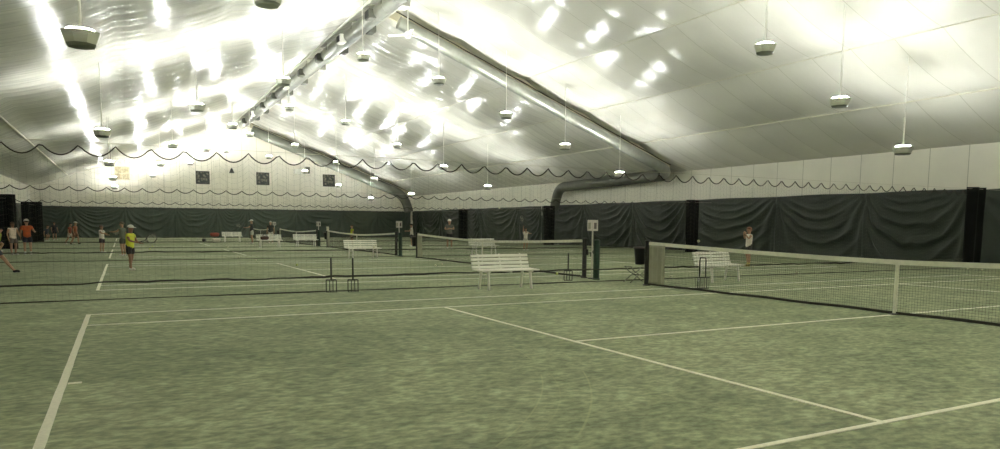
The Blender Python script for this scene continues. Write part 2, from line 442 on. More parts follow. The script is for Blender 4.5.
# ------------------------------------------------------------------ pendant uplights
def make_lamp():
    t = thing('pendant_uplight', '', 'pendant lamp', (0, 0, 0))
    b = MB(); b.lathe([(.275, -.13), (.35, .06), (.37, .105), (.357, .11), (.325, .03), (.20, .0)], 8, rot=PI / 8); bowl = b.build('bowl', M['lampbody'], t, smooth=AUTO)
    MB().lathe([(.05, -.185), (.25, -.175), (.285, -.125), (.2, -.12)], 8, rot=PI / 8).build('bowl_base', M['lampbase'], bowl, smooth=AUTO)
    MB().lathe([(.262, .01), (.275, .02), (.235, .15), (.22, .15)], 16, rot=PI / 8).build('lens', M['lens'], t, smooth=AUTO)
    MB().lathe([(.25, .145), (.262, .15), (.255, .16), (.06, .21)], 16, rot=PI / 8).build('hood', M['white'], t, smooth=AUTO)
    MB().lathe([(.06, .205), (.04, .23), (.026, .28), (.024, 1.15), (.014, 1.2)], 12).build('stem', M['white'], t, smooth=AUTO)
    return t
LAMP = make_lamp(); LAMP.scale = (.92,) * 3
LX = (0.0, 3.3, 6.65, 10.03, 13.6, 17.1, 20.5, 23.95)
LZ = (4.78, 5.98, 7.3, 8.66, 8.0, 6.72, 5.43, 4.17)
slope_pos = {0: 'lowest on the duct free roof slope', 1: 'second up the duct free roof slope', 2: 'third up the duct free roof slope', 3: 'highest on the duct free roof slope',
             4: 'highest on the ducted roof slope', 5: 'third up the ducted roof slope', 6: 'second up the ducted roof slope', 7: 'lowest on the ducted roof slope'}
court_word = {-1: 'behind the front court', 0: 'over the front court', 1: 'over the second court', 2: 'over the third court', 3: 'over the fourth court', 4: 'over the gable court'}
used = False
for r in range(-1, 5):
    for c in range(8):
        y = 8 + 15.5 * r
        if r == 4: y = 69.6
        if r == 4 and c > 3: y = 66.5
        lab = 'white uplight %s, %s' % (court_word[r], slope_pos[c])
        loc = (LX[c], y, LZ[c])
        if r == 0 and c > 4: loc = ((17.36, 20.77, 24.11)[c - 5], y, (6.64, 5.40, 4.09)[c - 5])
        if not used:
            t = LAMP; t.location = loc; t['label'] = lab; t['group'] = 'hanging uplights'; used = True
        else: t = dup(LAMP, loc, 0, lab, 'hanging uplights')
        if t is LAMP: continue
        h = roof_z(loc[0]) - loc[2] - .1
        MB().tube([(0, 0, .9), (0, 0, h / .92)], .015, 6).build('rod', M['white'], t)
h = roof_z(LX[0]) - LZ[0] - .1
MB().tube([(0, 0, .9), (0, 0, h / .92)], .015, 6).build('rod', M['white'], LAMP)

# ------------------------------------------------------------------ curtains (dark tarpaulins hung round the walls)
def curtain(y0, y1, x, zt, label, m=None, axis='y', seed=0, sgn=-1, panel=5.2):
    m = m or M['tarp']
    L = abs(y1 - y0); npan = max(1, round(L / panel)); rnd = random.Random(seed)
    cuts = [0]
    for k in range(npan): cuts.append(cuts[-1] + .6 + rnd.random())
    cuts = [c / cuts[-1] for c in cuts]
    par = [(rnd.uniform(.3, 1.3), rnd.uniform(.3, .5), rnd.uniform(.5, 1.2), rnd.random() * 6, rnd.uniform(-.3, .3)) for _ in range(npan)]
    def fn(u, v):
        k = 0
        while k < npan - 1 and u > cuts[k + 1]: k += 1
        w = (u - cuts[k]) / (cuts[k + 1] - cuts[k]); q = 2 * w - 1
        a, lam, amp, ph, sk = par[k]
        zz = zt * (1 - v)   # distance below the top edge
        q2 = q - sk * (zz / zt) * .5
        wz = zz + .28 * n3(q * 1.1, zz * .5, seed + k * 3.7) + .10 * n3(q * 3.5, zz * 1.4, seed + k)
        phase = (wz - a * 1.5 * (1 - q2 * q2)) / (lam * (1 + .25 * zz))
        env = max(0, .55 + 1.2 * n3(q * 1.3, zz * .7, seed * 2 + k * 1.9))
        swag = amp * .105 * env * (1.6 * (1 - abs(math.sin(PI * phase + ph))) ** 1.6 - .5) * 1.5 * (1 - abs(q) ** 3) * min(1, zz * 1.2)
        swag += amp * .022 * (1 - abs(math.sin(PI * (zz * 1.0 - a * 1.3 * (1 - q2 * q2) + .2 * n3(q * 3, zz * 2, k)) / .17))) * max(0, n3(q * 2.3, zz * 1.2, seed + 9 * k) + .15) * (1 - abs(q) ** 3) * 2
        # folds that fan out from the hanging corners
        ang = math.atan2(zz + .15, (1 - abs(q)) * (L / npan) * .5 + .1)
        fanr = .07 * math.sin(ang * 17 + ph) * abs(q) ** 2 * min(1, zz)
        fold = .05 * math.exp(-((1 - abs(q)) * (L / npan) / .35) ** 2) * math.sin(q * 60) + .05 * n3(u * L * .8, zz * .3, seed)
        d = .12 + swag + fanr + fold
        z = zt * v
        top = .015 * math.cos(q * PI) * v ** 8
        s = y0 + (y1 - y0) * u
        if axis == 'y': return (x + sgn * d, s, max(.015, z + top))
        return (s, x + sgn * d, max(.015, z + top))
    o = MB().grid(fn, int(L / .07), 64).build('wall_curtain', m, smooth=True)
    md = o.modifiers.new('thickness', 'SOLIDIFY'); md.thickness = .006
    return tag(o, label, 'curtain', 'dark tarpaulin wall curtains')
XW = XR - .12
curtain(-11.5, 9.2, XW, 3.0, 'dark green wall curtain with heavy horizontal folds beyond the net end of the front court', seed=3)
curtain(9.3, 25.4, XW, 3.03, 'long dark green wall curtain with deep swags behind the standing child', seed=11)
curtain(25.5, 42.3, XW, 3.03, 'dark green wall curtain hanging under the cross duct elbow', seed=5)
curtain(42.4, 57.1, XW, 3.03, 'dark green wall curtain behind the player with raised racket', seed=8)
curtain(57.2, 71.5, XW, 3.03, 'dark green side wall curtain meeting the gable wall', seed=2)
curtain(-6.6, 30.4, Y1 - .12, 2.98, 'wide green curtain along the foot of the gable wall', m=M['tarpend'], axis='x', seed=21, panel=4.2)
curtain(71.5, -11.5, XL + .12, 2.95, 'dark green curtain along the duct free side wall', seed=31, sgn=1)

# ------------------------------------------------------------------ divider nets
def scallop_grid(o_name, m, parent, x0, x1, z_top, cell, th, peaks, sag, zlow=.02):
    nx = int((x1 - x0) / cell); nz = max(3, int((z_top - zlow) / cell))
    def fn(u, v):
        x = x0 + (x1 - x0) * u
        zt = z_top - sag * (1 - (2 * (((x - x0) / peaks) % 1) - 1) ** 2)
        return (x, .03 * n3(x * .35, v * 1.5, 7) , zlow + (zt - zlow) * v)
    o = MB().grid(fn, nx, nz).build(o_name, m, parent)
    w = o.modifiers.new('cords', 'WIREFRAME'); w.thickness = th; w.use_even_offset = False; w.use_boundary = True
    return o
div_label = ['divider net with scalloped rope top between the front court and the second court', 'divider net with scalloped rope top between the second and third courts',
             'divider net with scalloped rope top between the third and fourth courts', 'divider net with rope top between the fourth court and the court by the gable']
for i in range(4):
    y = 7.75 + PITCH * i
    t = thing('divider_net', div_label[i], 'divider net', (0, y, 0))
    xe = (27.6, 28.5, 28.6, 28.6)[i]; xs = -6.9 if i < 2 else (-4.5, -4.6)[i - 2]
    zt = (2.84, 2.76, 2.66, 2.66)[i]; pk = .585 if i == 0 else .6
    xs = xe - math.ceil((xe - xs) / pk) * pk if i < 2 else xs
    xs = max(xs, XL + .45)
    sag = (.19, .15, .14, .14)[i]
    scallop_grid('netting', M['netfine'], t, xs, xe, zt, (.11, .16, .2, .22)[i], (.0023, .003, .003, .003)[i], pk, sag)
    n = int((xe - xs) / .06)
    xx = [xs + (xe - xs) * k / n for k in range(n + 1)]
    MB().tube([(x, 0, zt - sag * (1 - (2 * (((x - xs) / pk) % 1) - 1) ** 2)) for x in xx], .0135 if i == 0 else .018, 6).build('top_rope', M['rope'], t, smooth=True)
    MB().tube([(XL + .42, .01, zt + .05), (XR - .45, .01, zt + .05)], .004, 5).build('support_cable', M['cable'], t)
    # dark hem webbing a hand above the floor, and the weighted foot of the net
    hz = lambda x, i=i: .33 + .022 * n3(x * .5, i * 3.3) + .024 * n3(x * 1.6, i) + .012 * n3(x * 4.1, i + 5)
    b = MB()
    n = int((xe - xs) / .12); xx = [xs + (xe - xs) * k / n for k in range(n + 1)]
    b.tube([(x, .02 * n3(x, 2), hz(x)) for x in xx], [.020 + .012 * n3(x * .9, 4.4, i) for x in xx], 6).build('hem_webbing', M['hem'], t, smooth=True)
    MB().tube([(x, .03 * n3(x * .4, 5), .018) for x in xx], [.011 + .006 * n3(x * .7, 8.4, i) for x in xx], 6).build('foot_rope', M['hem'], t, smooth=True)
    # solid black end drops
    def drop(xa, xb, zt2, seed):
        def fn(u, v):
            x = xa + (xb - xa) * u
            return (x, .10 * math.sin(u * (xb - xa) * 9 + seed) * (.4 + .6 * v) + .03 * n3(x * 2, v * 2, seed), .012 + (zt2 - .012) * v)
        o = MB().grid(fn, 40, 12).build('end_drop', M['blackcloth'], t, smooth=True)
        s = o.modifiers.new('thickness', 'SOLIDIFY'); s.thickness = .01
    drop(xe, (28.7, 29.4, 29.5, 29.5)[i], 2.95, i)
    if i >= 2: drop((XL + .45, -5.9)[i - 2], xs, 2.92, i + 5)

# ------------------------------------------------------------------ court lines
def court_lines(cy, label):
    t = thing('court_lines', label, 'court lines', (XC, cy, 0))
    z = .003; h = .006; HL = 11.885
    def ln(name, xa, ya, xb, yb, w):
        c = ((xa + xb) / 2, (ya + yb) / 2, z); L = math.hypot(xb - xa, yb - ya); a = math.atan2(yb - ya, xb - xa)
        n = max(2, int(L / .25)); b = MB()
        vs = []; fs = []
        for k in range(n + 1):
            u = -L / 2 + L * k / n; j1 = .004 * n3(u * 3, ya, 1); j2 = .004 * n3(u * 3, ya, 7)
            vs += [(u, -w / 2 + j1, z + h / 2), (u, w / 2 + j2, z + h / 2), (u, w / 2 + j2, -.01), (u, -w / 2 + j1, -.01)]
        for k in range(n):
            o = k * 4
            for q in range(4): fs.append((o + q, o + (q + 1) % 4, o + 4 + (q + 1) % 4, o + 4 + q))
        fs += [(0, 1, 2, 3), (n * 4 + 3, n * 4 + 2, n * 4 + 1, n * 4)]
        m = Matrix.Translation((c[0], c[1], 0)) @ Matrix.Rotation(a, 4, 'Z')
        b.add([m @ Vector(v) for v in vs], fs); b.build(name, M['line'], t)
    for s in (-1, 1):
        ln('baseline', s * HL, -5.485, s * HL, 5.485, .065)
        ln('service_line', s * 6.40, -4.09, s * 6.40, 4.09, .06)
        ln('doubles_sideline', -HL + .03, s * 5.46, HL - .03, s * 5.46, .05)
        ln('singles_sideline', -HL + .03, s * 4.115, HL - .03, s * 4.115, .05)
        ln('centre_mark', s * (HL - .04), 0, s * (HL - .15), 0, .05)
    ln('centre_service_line', -6.37, 0, 6.37, 0, .055)
    return t
cl = ['white tape lines marking the front court', 'white tape lines of the second court behind the rope hem', 'white tape lines of the third court', 'white tape lines of the fourth court', 'white tape lines of the court beside the gable wall']
for i in range(5): court_lines(PITCH * i, cl[i])

# ------------------------------------------------------------------ tennis nets
def make_net():
    t = thing('tennis_net', '', 'tennis net', (XC, 0, 0))
    HW = 6.4
    zt = lambda y: .914 + (1.07 - .914) * (abs(y) / HW) ** 1.5
    def fn(u, v):
        y = -HW + .05 + (2 * HW - .1) * u
        return (0, y, .03 + (zt(y) - .05) * v)
    o = MB().grid(fn, 270, 20).build('netting', M['net'], t)
    w = o.modifiers.new('cords', 'WIREFRAME'); w.thickness = .0042; w.use_even_offset = False
    def band(name, off0, off1, th, m, fz):
        b = MB(); vs = []; fs = []; n = 60
        for k in range(n + 1):
            y = -HW + .03 + (2 * HW - .06) * k / n; z = fz(y)
            vs += [(-th, y, z + off0), (th, y, z + off0), (th, y, z + off1), (-th, y, z + off1)]
        for k in range(n):
            q = k * 4
            for j in range(4): fs.append((q + j, q + (j + 1) % 4, q + 4 + (j + 1) % 4, q + 4 + j))
        fs += [(0, 1, 2, 3), (n * 4 + 3, n * 4 + 2, n * 4 + 1, n * 4)]
        b.add(vs, fs).build(name, m, t)
    band('headband', -.075, .005, .012, M['white2'], zt)
    band('foot_shade_tape', .0, .045, .012, M['hem'], lambda y: .012 + .01 * math.sin(y * 1.7) ** 2)  # bottom tape, coloured dark for the shadow along the net's base
    MB().box((0, 0, .463), (.034, .055, .895)).build('centre_strap', M['white2'], t)
    MB().lathe([(.09, .009), (.09, .022), (.03, .03)], 16).build('strap_anchor', M['black'], t)
    for s in (-1, 1):
        p = MB(); p.lathe([(.095, 0), (.095, .02), (.064, .03), (.064, 1.05), (.07, 1.055), (.07, 1.10), (.04, 1.115)], 16, c=(0, s * HW, 0))
        p.build('net_post', M['black'], t, smooth=AUTO)
    # spare cloth panel tied to the far end of the net
    def pf(u, v): return (-.03 - .012 * math.sin(u * 20) - .01 * n3(u * 4, v * 3), 5.72 + u * .56, .06 + v * (.93))
    o = MB().grid(pf, 24, 16).build('end_panel', M['panelcloth'], t, smooth=True)
    o.modifiers.new('thickness', 'SOLIDIFY').thickness = .004
    w2 = MB(); w2.box((.0, -HW - .07, .72), (.09, .10, .16)); w2.tube([(.05, -HW - .07, .72), (.16, -HW - .07, .72), (.16, -HW - .07, .60)], .012, 6)
    w2.build('crank', M['black'], t)
    return t
nl = ['tennis net of the front court with white headband and centre strap', 'tennis net of the second court behind the white slatted bench', 'tennis net of the third court, beyond the second score sign',
      'tennis net of the fourth court by the two standing men', 'tennis net of the court beside the gable wall']
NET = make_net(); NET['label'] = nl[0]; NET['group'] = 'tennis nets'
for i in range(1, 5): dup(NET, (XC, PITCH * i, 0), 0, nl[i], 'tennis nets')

# ------------------------------------------------------------------ post furniture in each gap between courts
def make_sign(lab, loc):
    t = thing('score_sign', lab, 'score sign', loc, 0, 'score signs')
    MB().tube([(0, 0, .0), (0, 0, 1.36)], .022, 8).build('sign_pole', M['signplate'], t, smooth=AUTO)
    MB().lathe([(.11, 0), (.11, .02), (.03, .03)], 12).build('sign_base', M['black'], t)
    rz = math.atan2(RT.y, RT.x)
    plate = MB().cbox((0, 0, 1.46), (.29, .03, .30), .008, rz=rz).build('sign_plate', M['signplate'], t)
    off = Matrix.Rotation(rz, 3, 'Z')
    for dx, m in ((-.09, M['panelcloth']), (.07, M['signcard'])):
        c = off @ Vector((dx, -.022, 0)); MB().cbox((c.x, c.y, 1.45), (.07, .012, .17), .003, rz=rz).build('score_card', m, plate)
    return t
def make_gpost(lab, loc):
    t = thing('divider_post', lab, 'post', loc, 0, 'green posts by the nets')
    MB().lathe([(.11, 0), (.11, .03), (.085, .04), (.085, 1.06), (.06, 1.08)], 16).build('post_shaft', M['greenpost'], t, smooth=AUTO)
    MB().tube([(-.09, 0, .8), (-.13, 0, .75), (-.09, 0, .7)], .012, 6).build('post_hook', M['wire'], t)
    return t
def make_bin(lab, loc):
    t = thing('hanging_bin', lab, 'bin', loc, 0, 'black bins hung on net posts')
    MB().lathe([(.115, 0), (.125, .01), (.165, .42), (.15, .42), (.11, .02)], 20).build('bucket', M['blackbin'], t, smooth=AUTO)
    MB().lathe([(.165, .40), (.185, .40), (.185, .435), (.165, .435)], 20).build('rim', M['signcard'], t, smooth=AUTO)
    MB().box((.0, -.17, .36), (.03, .12, .03)).build('hanging_hook', M['black'], t)
    return t
gap = ['between the front and second courts', 'between the second and third courts', 'between the third and fourth courts', 'between the fourth court and the gable court']
for i in range(4):
    yb = PITCH * (i + 1) - 6.4
    make_sign('white score sign on a thin pole ' + gap[i], (XC + .02, yb - .34, 0))
    make_gpost('dark green post beside the net post ' + gap[i], (XC - .03, yb - .62, 0))
    make_bin('black bin hung on the net post ' + gap[i], (XC, PITCH * i + 6.4 + .265, .50))
# folding X stand under the first bin
st = thing('folding_stand', 'grey folding stand with crossed legs under the front black bin', 'stand', (12.2, 7.2, 0))
for s in (-1, 1):
    MB().tube([(-.3, s * .14, .015), (-.1, s * .14, .16), (.18, s * .14, .30), (.27, s * .14, .42)], .014, 8).build('leg', M['lampbase'], st, smooth=True)
    MB().tube([(.3, s * .12, .015), (.1, s * .12, .16), (-.16, s * .12, .30), (-.27, s * .12, .42)], .014, 8).build('leg', M['lampbase'], st, smooth=True)
MB().tube([(0, -.15, .205), (0, .15, .205)], .01, 6).build('pivot_rod', M['black'], st)
for s in (-1, 1): MB().tube([(s * .27, -.15, .42), (s * .27, .15, .42)], .014, 6).build('top_bar', M['lampbase'], st)

# ------------------------------------------------------------------ ball hoppers
def make_hopper():
    t = thing('ball_hopper', '', 'ball hopper', (0, 0, 0))
    b = MB(); w = .105; h = .27
    for z in (.02, h): b.tube([(-w, -w, z), (w, -w, z), (w, w, z), (-w, w, z)], (.005 if z < h else .007), 6, closed=True)
    for k in range(4):
        q = -w + 2 * w * k / 3
        for p in ((q, -w), (q, w), (-w, q), (w, q)): b.tube([(p[0], p[1], .015), (p[0], p[1], h)], .0048, 6)
        b.tube([(q, -w, .02), (q, w, .02)], .005, 5)
    b.build('wire_basket_mesh', M['wire'], t)
    MB().tube([(0, -w, h), (0, -w, .66), (0, -.09, .73), (0, .09, .73), (0, w, .66), (0, w, h)], .012, 8).build('handle', M['wire'], t, smooth=True)
    return t
HOP = make_hopper()
hop_at = [((329.5, 292.0), 'dark wire ball hopper standing alone on the hem side of the bench gap', 1.5), ((351, 291.8), 'dark wire ball hopper second from the bench along the divider foot', 1.5),
          ((568, 281), 'wire ball hopper beside the dark green post', .25), ((702, 289), 'wire ball hopper behind the front net before the white bench', .7)]
for i, (q, lab, rz) in enumerate(hop_at):
    g = G(*q)
    g.y -= .16 if i < 2 else 0
    rz = math.atan2(g.y - CP.y, g.x - CP.x) - PI / 2 + (.05 if i < 3 else .7)
    if i == 0: HOP.location = g; HOP.rotation_euler.z = rz; HOP['label'] = lab; HOP['group'] = 'ball hoppers'
    else: dup(HOP, g, rz, lab, 'ball hoppers')

# ------------------------------------------------------------------ benches
def make_bench():
    t = thing('slatted_bench', '', 'bench', (0, 0, 0))
    L = 1.52
    b = MB()
    for k in range(4): b.cbox((0, -.20 + k * .125, .435 + .004 * k), (L, .10, .028), .006)
    for x in (-.56, 0, .56): b.box((x, -.01, .408), (.05, .46, .035))
    b.build('seat_slat', M['white'], t)
    b = MB()
    for k in range(4):
        z = .50 + k * .083; yy = .235 + k * .024
        b.cbox((0, yy, z), (L, .024, .062), .006, rx=-.28)
    b.build('backrest_slat', M['white'], t)
    for x in (-.56, 0, .56):
        MB().tube([(x, .20, .40), (x, .262, .52), (x, .335, .79)], .021, 6).build('back_support', M['white'], t)
    for s in (-1, 1):
        MB().tube([(s * .545, -.16, .42), (s * .56, -.21, .0)], [.034, .028], 8).build('leg', M['white'], t)
        MB().tube([(s * .545, .17, .42), (s * .56, .25, .0)], [.034, .028], 8).build('leg', M['white'], t)
        MB().box((s * .55, .01, .33), (.03, .38, .03)).build('leg_brace', M['white'], t)
    return t
BENCH = make_bench()
bl = [((8.22, 6.90), .04, 'white slatted bench in front of the second court net, whole and empty'), ((14.45, 6.55), .14, 'white slatted bench seen through the front net behind a ball hopper'),
      ((9.55, 22.22), .12, 'white slatted bench before the third court net with a ball on its seat end'), ((16.5, 24.6), .06, 'white slatted bench seen through the second court net'),
      ((8.5, 38.15), .02, 'white slatted bench carrying a dark bag by the grey haired man'), ((10.95, 39.2), .03, 'white slatted bench behind the third score sign'),
      ((8.25, 53.2), .03, 'white slatted bench in front of the gable curtain with bags beside it')]
for i, (xy, rz, lab) in enumerate(bl):
    loc = (xy[0], xy[1], 0)
    if i == 0: BENCH.location = loc; BENCH.rotation_euler.z = rz; BENCH['label'] = lab; BENCH['group'] = 'white slatted benches'
    else: dup(BENCH, loc, rz, lab, 'white slatted benches')

# ------------------------------------------------------------------ bags
def make_bag(lab, loc, rz, m, s=1.0, name='sports_bag'):
    t = thing(name, lab, 'bag', loc, rz, 'bags by the benches')
    L, w, h = .62 * s, .30 * s, .32 * s
    def fn(u, v):
        a = v * 2 * PI; x = (u - .5) * L; e = max(.05, 1 - abs(2 * u - 1) ** 5) ** .5
        return (x, math.cos(a) * w / 2 * e, h / 2 * (1 + .96 * math.sin(a) * e * (.85 + .15 * math.cos(2 * a) if math.sin(a) > 0 else 1)) + .01 * n3(u * 5, v * 4))
    bb = MB().grid(fn, 14, 16).build('bag_body', m, t, smooth=True)
    for sy in (-1, 1):
        MB().tube([(-.13 * s, sy * w * .32, h * .86), (-.1 * s, sy * w * .1, h * 1.2), (.1 * s, sy * w * .1, h * 1.2), (.13 * s, sy * w * .32, h * .86)], .012 * s, 6).build('bag_handle', M['black'], bb, smooth=True)
    return t
M['red'] = mat('red_nylon', (150, 62, 48), .6, noise_amt=.1)
M['whitebag'] = mat('white_nylon', (215, 210, 190), .6, noise_amt=.06)
M['dkred'] = mat('dark_maroon_nylon', (62, 36, 32), .6, noise_amt=.1)
make_bag('red sports bag heaped beside the far bench', (6.95, 53.3, .415), .2, M['red'], 1.15)
make_bag('white sports bag on the floor under the red one', (7.05, 53.2, 0), .0, M['whitebag'], 1.05)
make_bag('black sports bag on the floor against the bench end', (6.2, 53.7, 0), 1.2, M['black'], .9)
make_bag('dark maroon bag lying on the bench seat by the grey haired man', (8.2, 38.1, .46), .2, M['dkred'], .85)

# ------------------------------------------------------------------ tennis balls
ballme = None
def ball(loc, lab, m='oldball', r=.036):
    t = MB().ball((0, 0, r), r, 14).build('tennis_ball', M[m], smooth=True, loc=loc)
    return tag(t, lab, 'tennis ball', 'scattered tennis balls')
B = [((557, 275), 'yellow tennis ball lying near the hopper by the green post', 'ball'), ((435.5, 266.5), 'pale tennis ball on the second court, nearer of a pair', 'oldball'), ((442, 265), 'pale tennis ball on the second court before the net, beside another ball', 'oldball'),
     ((447.5, 260.8), 'pale tennis ball near the net foot of the second court', 'oldball'), ((753, 268), 'pale tennis ball near the standing child', 'oldball'), ((797, 274), 'pale tennis ball seen through the front net', 'oldball'),
     ((671, 278), 'pale tennis ball by the cloth panel of the front net', 'oldball'), ((183, 247.3), 'pale tennis ball far out on the third court', 'oldball'), ((239, 258), 'pale tennis ball on the second court baseline area', 'oldball'),
     ((256, 261), 'pale tennis ball behind the divider rope near the ball hoppers', 'oldball'), ((297, 266), 'yellow tennis ball near the slanting court line', 'ball'), ((228, 247.7), 'pale tennis ball before the far bench', 'oldball'),
     ((982, 271), 'pale tennis ball far behind the front net toward the black drop', 'oldball'), ((968, 269.5), 'pale tennis ball behind the front net by the wall curtain', 'oldball'), ((150, 249.5), 'yellow tennis ball beside the racket of the yellow shirted player', 'ball'), ((152.5, 247), 'yellow tennis ball rolling behind the yellow shirted player', 'ball')]
for q, lab, m in B: ball(G(*q) + Vector((0, 0, .004)), lab, m)
g = at_y(698.5, 242.5, 9.6); ball(g, 'pale tennis ball in flight above the front net before the curtain gap', 'oldball', .045)
g = at_y(499.3, 209, 24); ball(g, 'pale tennis ball in flight in front of the dark curtain', 'oldball', .045)
ball((9.98, 22.05, .452), 'white tennis ball resting on the bench seat end', 'oldball')

# ------------------------------------------------------------------ people
def skin_mesh(name, V, E, Rr, m, parent, sub=1):
    me = bpy.data.meshes.new(name); me.from_pydata([tuple(v) for v in V], E, []); me.update()
    o = bpy.data.objects.new(name, me); C.objects.link(o); me.materials.append(m); o.parent = parent
    md = o.modifiers.new('Skin', 'SKIN'); md.use_smooth_shade = True; md.branch_smoothing = .4
    sv = me.skin_vertices[0].data
    for i, r in enumerate(Rr): sv[i].radius = (r, r) if not isinstance(r, tuple) else r
    sv[0].use_root = True
    if sub:
        s = o.modifiers.new('Sub', 'SUBSURF'); s.levels = sub; s.render_levels = sub
    return o
_mc = {}
def cm(rgb, rough=.75):
    if rgb not in _mc: _mc[rgb] = mat('cloth_%02x%02x%02x' % rgb, rgb, rough, noise_amt=.12, nscale=6)
    return _mc[rgb]
M['skin'] = mat('skin', (178, 138, 110), .55, noise_amt=.06); M['skin2'] = mat('tan_skin', (140, 102, 78), .55, noise_amt=.06)
M['eye'] = mat('dark_eye', (26, 22, 18), .3); M['lip'] = mat('lip', (140, 84, 74), .5)

def person(label, loc, H, face, shirt, shorts, shoe=(215, 212, 200), hair=(58, 44, 32), cap=None, pose=None, skin='skin', lean=(0, 0), sleeves=True, socks=None, longhair=False, sit=0):
    """FACE: world angle (radians) the person looks along; local -Y is forward, +X is the person's left."""
    t = thing('person', label, 'person', loc, face + PI / 2, 'players and coaches')
    P = {'pelvis': (0, 0, .525), 'spine': (0, -.005, .62), 'chest': (0, -.005, .735), 'neck': (0, .0, .825), 'h1': (0, -.012, .872), 'h2': (0, -.012, .925), 'h3': (0, -.008, .972)}
    for s, k in ((1, 'L'), (-1, 'R')):
        P['sh' + k] = (s * .108, .0, .79); P['el' + k] = (s * .150, .015, .635); P['wr' + k] = (s * .155, -.035, .50); P['ha' + k] = (s * .152, -.052, .455)
        P['hip' + k] = (s * .058, 0, .495); P['kn' + k] = (s * .068, -.012, .285); P['an' + k] = (s * .070, .015, .048); P['to' + k] = (s * .082, -.082, .026)
    P = {k: Vector(v) for k, v in P.items()}
    up = ('spine', 'chest', 'neck', 'h1', 'h2', 'h3', 'shL', 'elL', 'wrL', 'haL', 'shR', 'elR', 'wrR', 'haR')
    for k in up:
        f = (P[k].z - .525) / .45; P[k] = P[k] + Vector((lean[0] * f, lean[1] * f, -.12 * (lean[0] ** 2 + lean[1] ** 2) * f))
    for k, v in (pose or {}).items(): P[k] = Vector(v)
    for k in P: P[k] = P[k] - Vector((0, 0, sit if P[k].z > .3 else 0))
    V, E, Rr, idx = [], [], [], {}
    def add(k, p, r, par=None):
        idx[k] = len(V); V.append(Vector(p) * H); Rr.append(r * H if not isinstance(r, tuple) else (r[0] * H, r[1] * H))
        if par is not None: E.append((idx[par], idx[k]))
    add('pelvis', P['pelvis'], (.082, .062)); add('spine', P['spine'], (.074, .055), 'pelvis'); add('chest', P['chest'], (.088, .06), 'spine'); add('neck', P['neck'], .031, 'chest')
    add('h1', P['h1'], (.043, .050), 'neck'); add('h2', P['h2'], (.053, .064), 'h1'); add('h3', P['h3'], (.044, .054), 'h2')
    for s, k in ((1, 'L'), (-1, 'R')):
        add('sh' + k, P['sh' + k], .036, 'chest'); add('el' + k, P['el' + k], .025, 'sh' + k); add('wr' + k, P['wr' + k], .0165, 'el' + k)
        d = (P['ha' + k] - P['wr' + k]).normalized(); add('ha' + k, P['ha' + k], (.020, .013), 'wr' + k)
        side = Vector((0, 1, 0)) - d * d.y
        side = side.normalized() if side.length > .1 else Vector((1, 0, 0))
        nrm = d.cross(side)
        for q, (o, L) in enumerate(((-.016, .034), (-.0055, .042), (.0055, .040), (.016, .030))):
            base = P['ha' + k] + side * o + d * .010
            add('f%s%d' % (k, q), base, .0056, 'ha' + k); add('g%s%d' % (k, q), base + d * L * .6 + nrm * .004, .005, 'f%s%d' % (k, q)); add('t%s%d' % (k, q), base + d * L * .9 + nrm * .016, .0042, 'g%s%d' % (k, q))
        add('th' + k, P['ha' + k] - side * .024 - d * .008, .0062, 'ha' + k); add('tt' + k, P['ha' + k] - side * .030 + d * .02 + nrm * .006, .005, 'th' + k)
        add('hip' + k, P['hip' + k], .058, 'pelvis'); mid = P['hip' + k].lerp(P['kn' + k], .5); add('tg' + k, mid, .046, 'hip' + k)
        add('kn' + k, P['kn' + k], .033, 'tg' + k); cal = P['kn' + k].lerp(P['an' + k], .3) + Vector((0, .008, 0)); add('ca' + k, cal, .034, 'kn' + k)
        add('an' + k, P['an' + k], .021, 'ca' + k); add('to' + k, P['to' + k], (.022, .016), 'an' + k)
    body = skin_mesh('body', V, E, Rr, M[skin], t)
    # face
    h = P['h2'] * H; q = H
    MB().ball((0, 0, 0), .011 * q, 8, (.8, 1.5, 1.2)).build('nose', M[skin], t, smooth=True, loc=h + Vector((0, -.053, -.010)) * q)
    for s in (-1, 1):
        MB().ball((0, 0, 0), .0065 * q, 8).build('eye', M['eye'], t, smooth=True, loc=h + Vector((s * .020, -.0475, .004)) * q)
        MB().ball((0, 0, 0), .013 * q, 8, (.5, 1, 1.4)).build('ear', M[skin], t, smooth=True, loc=h + Vector((s * .052, .006, -.004)) * q)
    MB().ball((0, 0, 0), .011 * q, 8, (1.4, .5, .5)).build('mouth', M['lip'], t, smooth=True, loc=h + Vector((0, -.046, -.036)) * q)
    # hair and cap
    hv = MB(); n = 14; rows = 7; top = h + Vector((0, .004, .012)) * q
    def hf(u, v):
        a = u * 2 * PI; th = v * (1.5 + .55 * max(0, math.sin(a)) + (.5 if longhair and math.sin(a) > -.1 else 0))
        rr = (.058, .072, .062)
        drop = .03 * max(0, v - .8) * 5 * (1 if longhair and math.sin(a) > 0 else 0)
        return (top.x + math.cos(a) * math.sin(th) * rr[0] * q, top.y + math.sin(a) * math.sin(th) * rr[1] * q, top.z + (math.cos(th) * rr[2] - drop) * q)
    hv.grid(hf, n, rows).build('hair', cm(hair), t, smooth=True)
    if cap:
        cv = MB(); top2 = top + Vector((0, 0, .008)) * q
        def cf(u, v):
            a = u * 2 * PI; th = v * 1.45
            return (top2.x + math.cos(a) * math.sin(th) * 0.064 * q, top2.y + math.sin(a) * math.sin(th) * .078 * q, top2.z + math.cos(th) * .066 * q)
        cv.grid(cf, 16, 6)
        def bf(u, v):
            a = PI + u * PI; r = 1 + .75 * v * math.sin(u * PI) ** .6
            return (top2.x + math.cos(a) * .063 * q * (1 + .1 * v), top2.y + math.sin(a) * .077 * q * r, top2.z + (.012 - .014 * v) * q)
        cv.grid(bf, 12, 3)
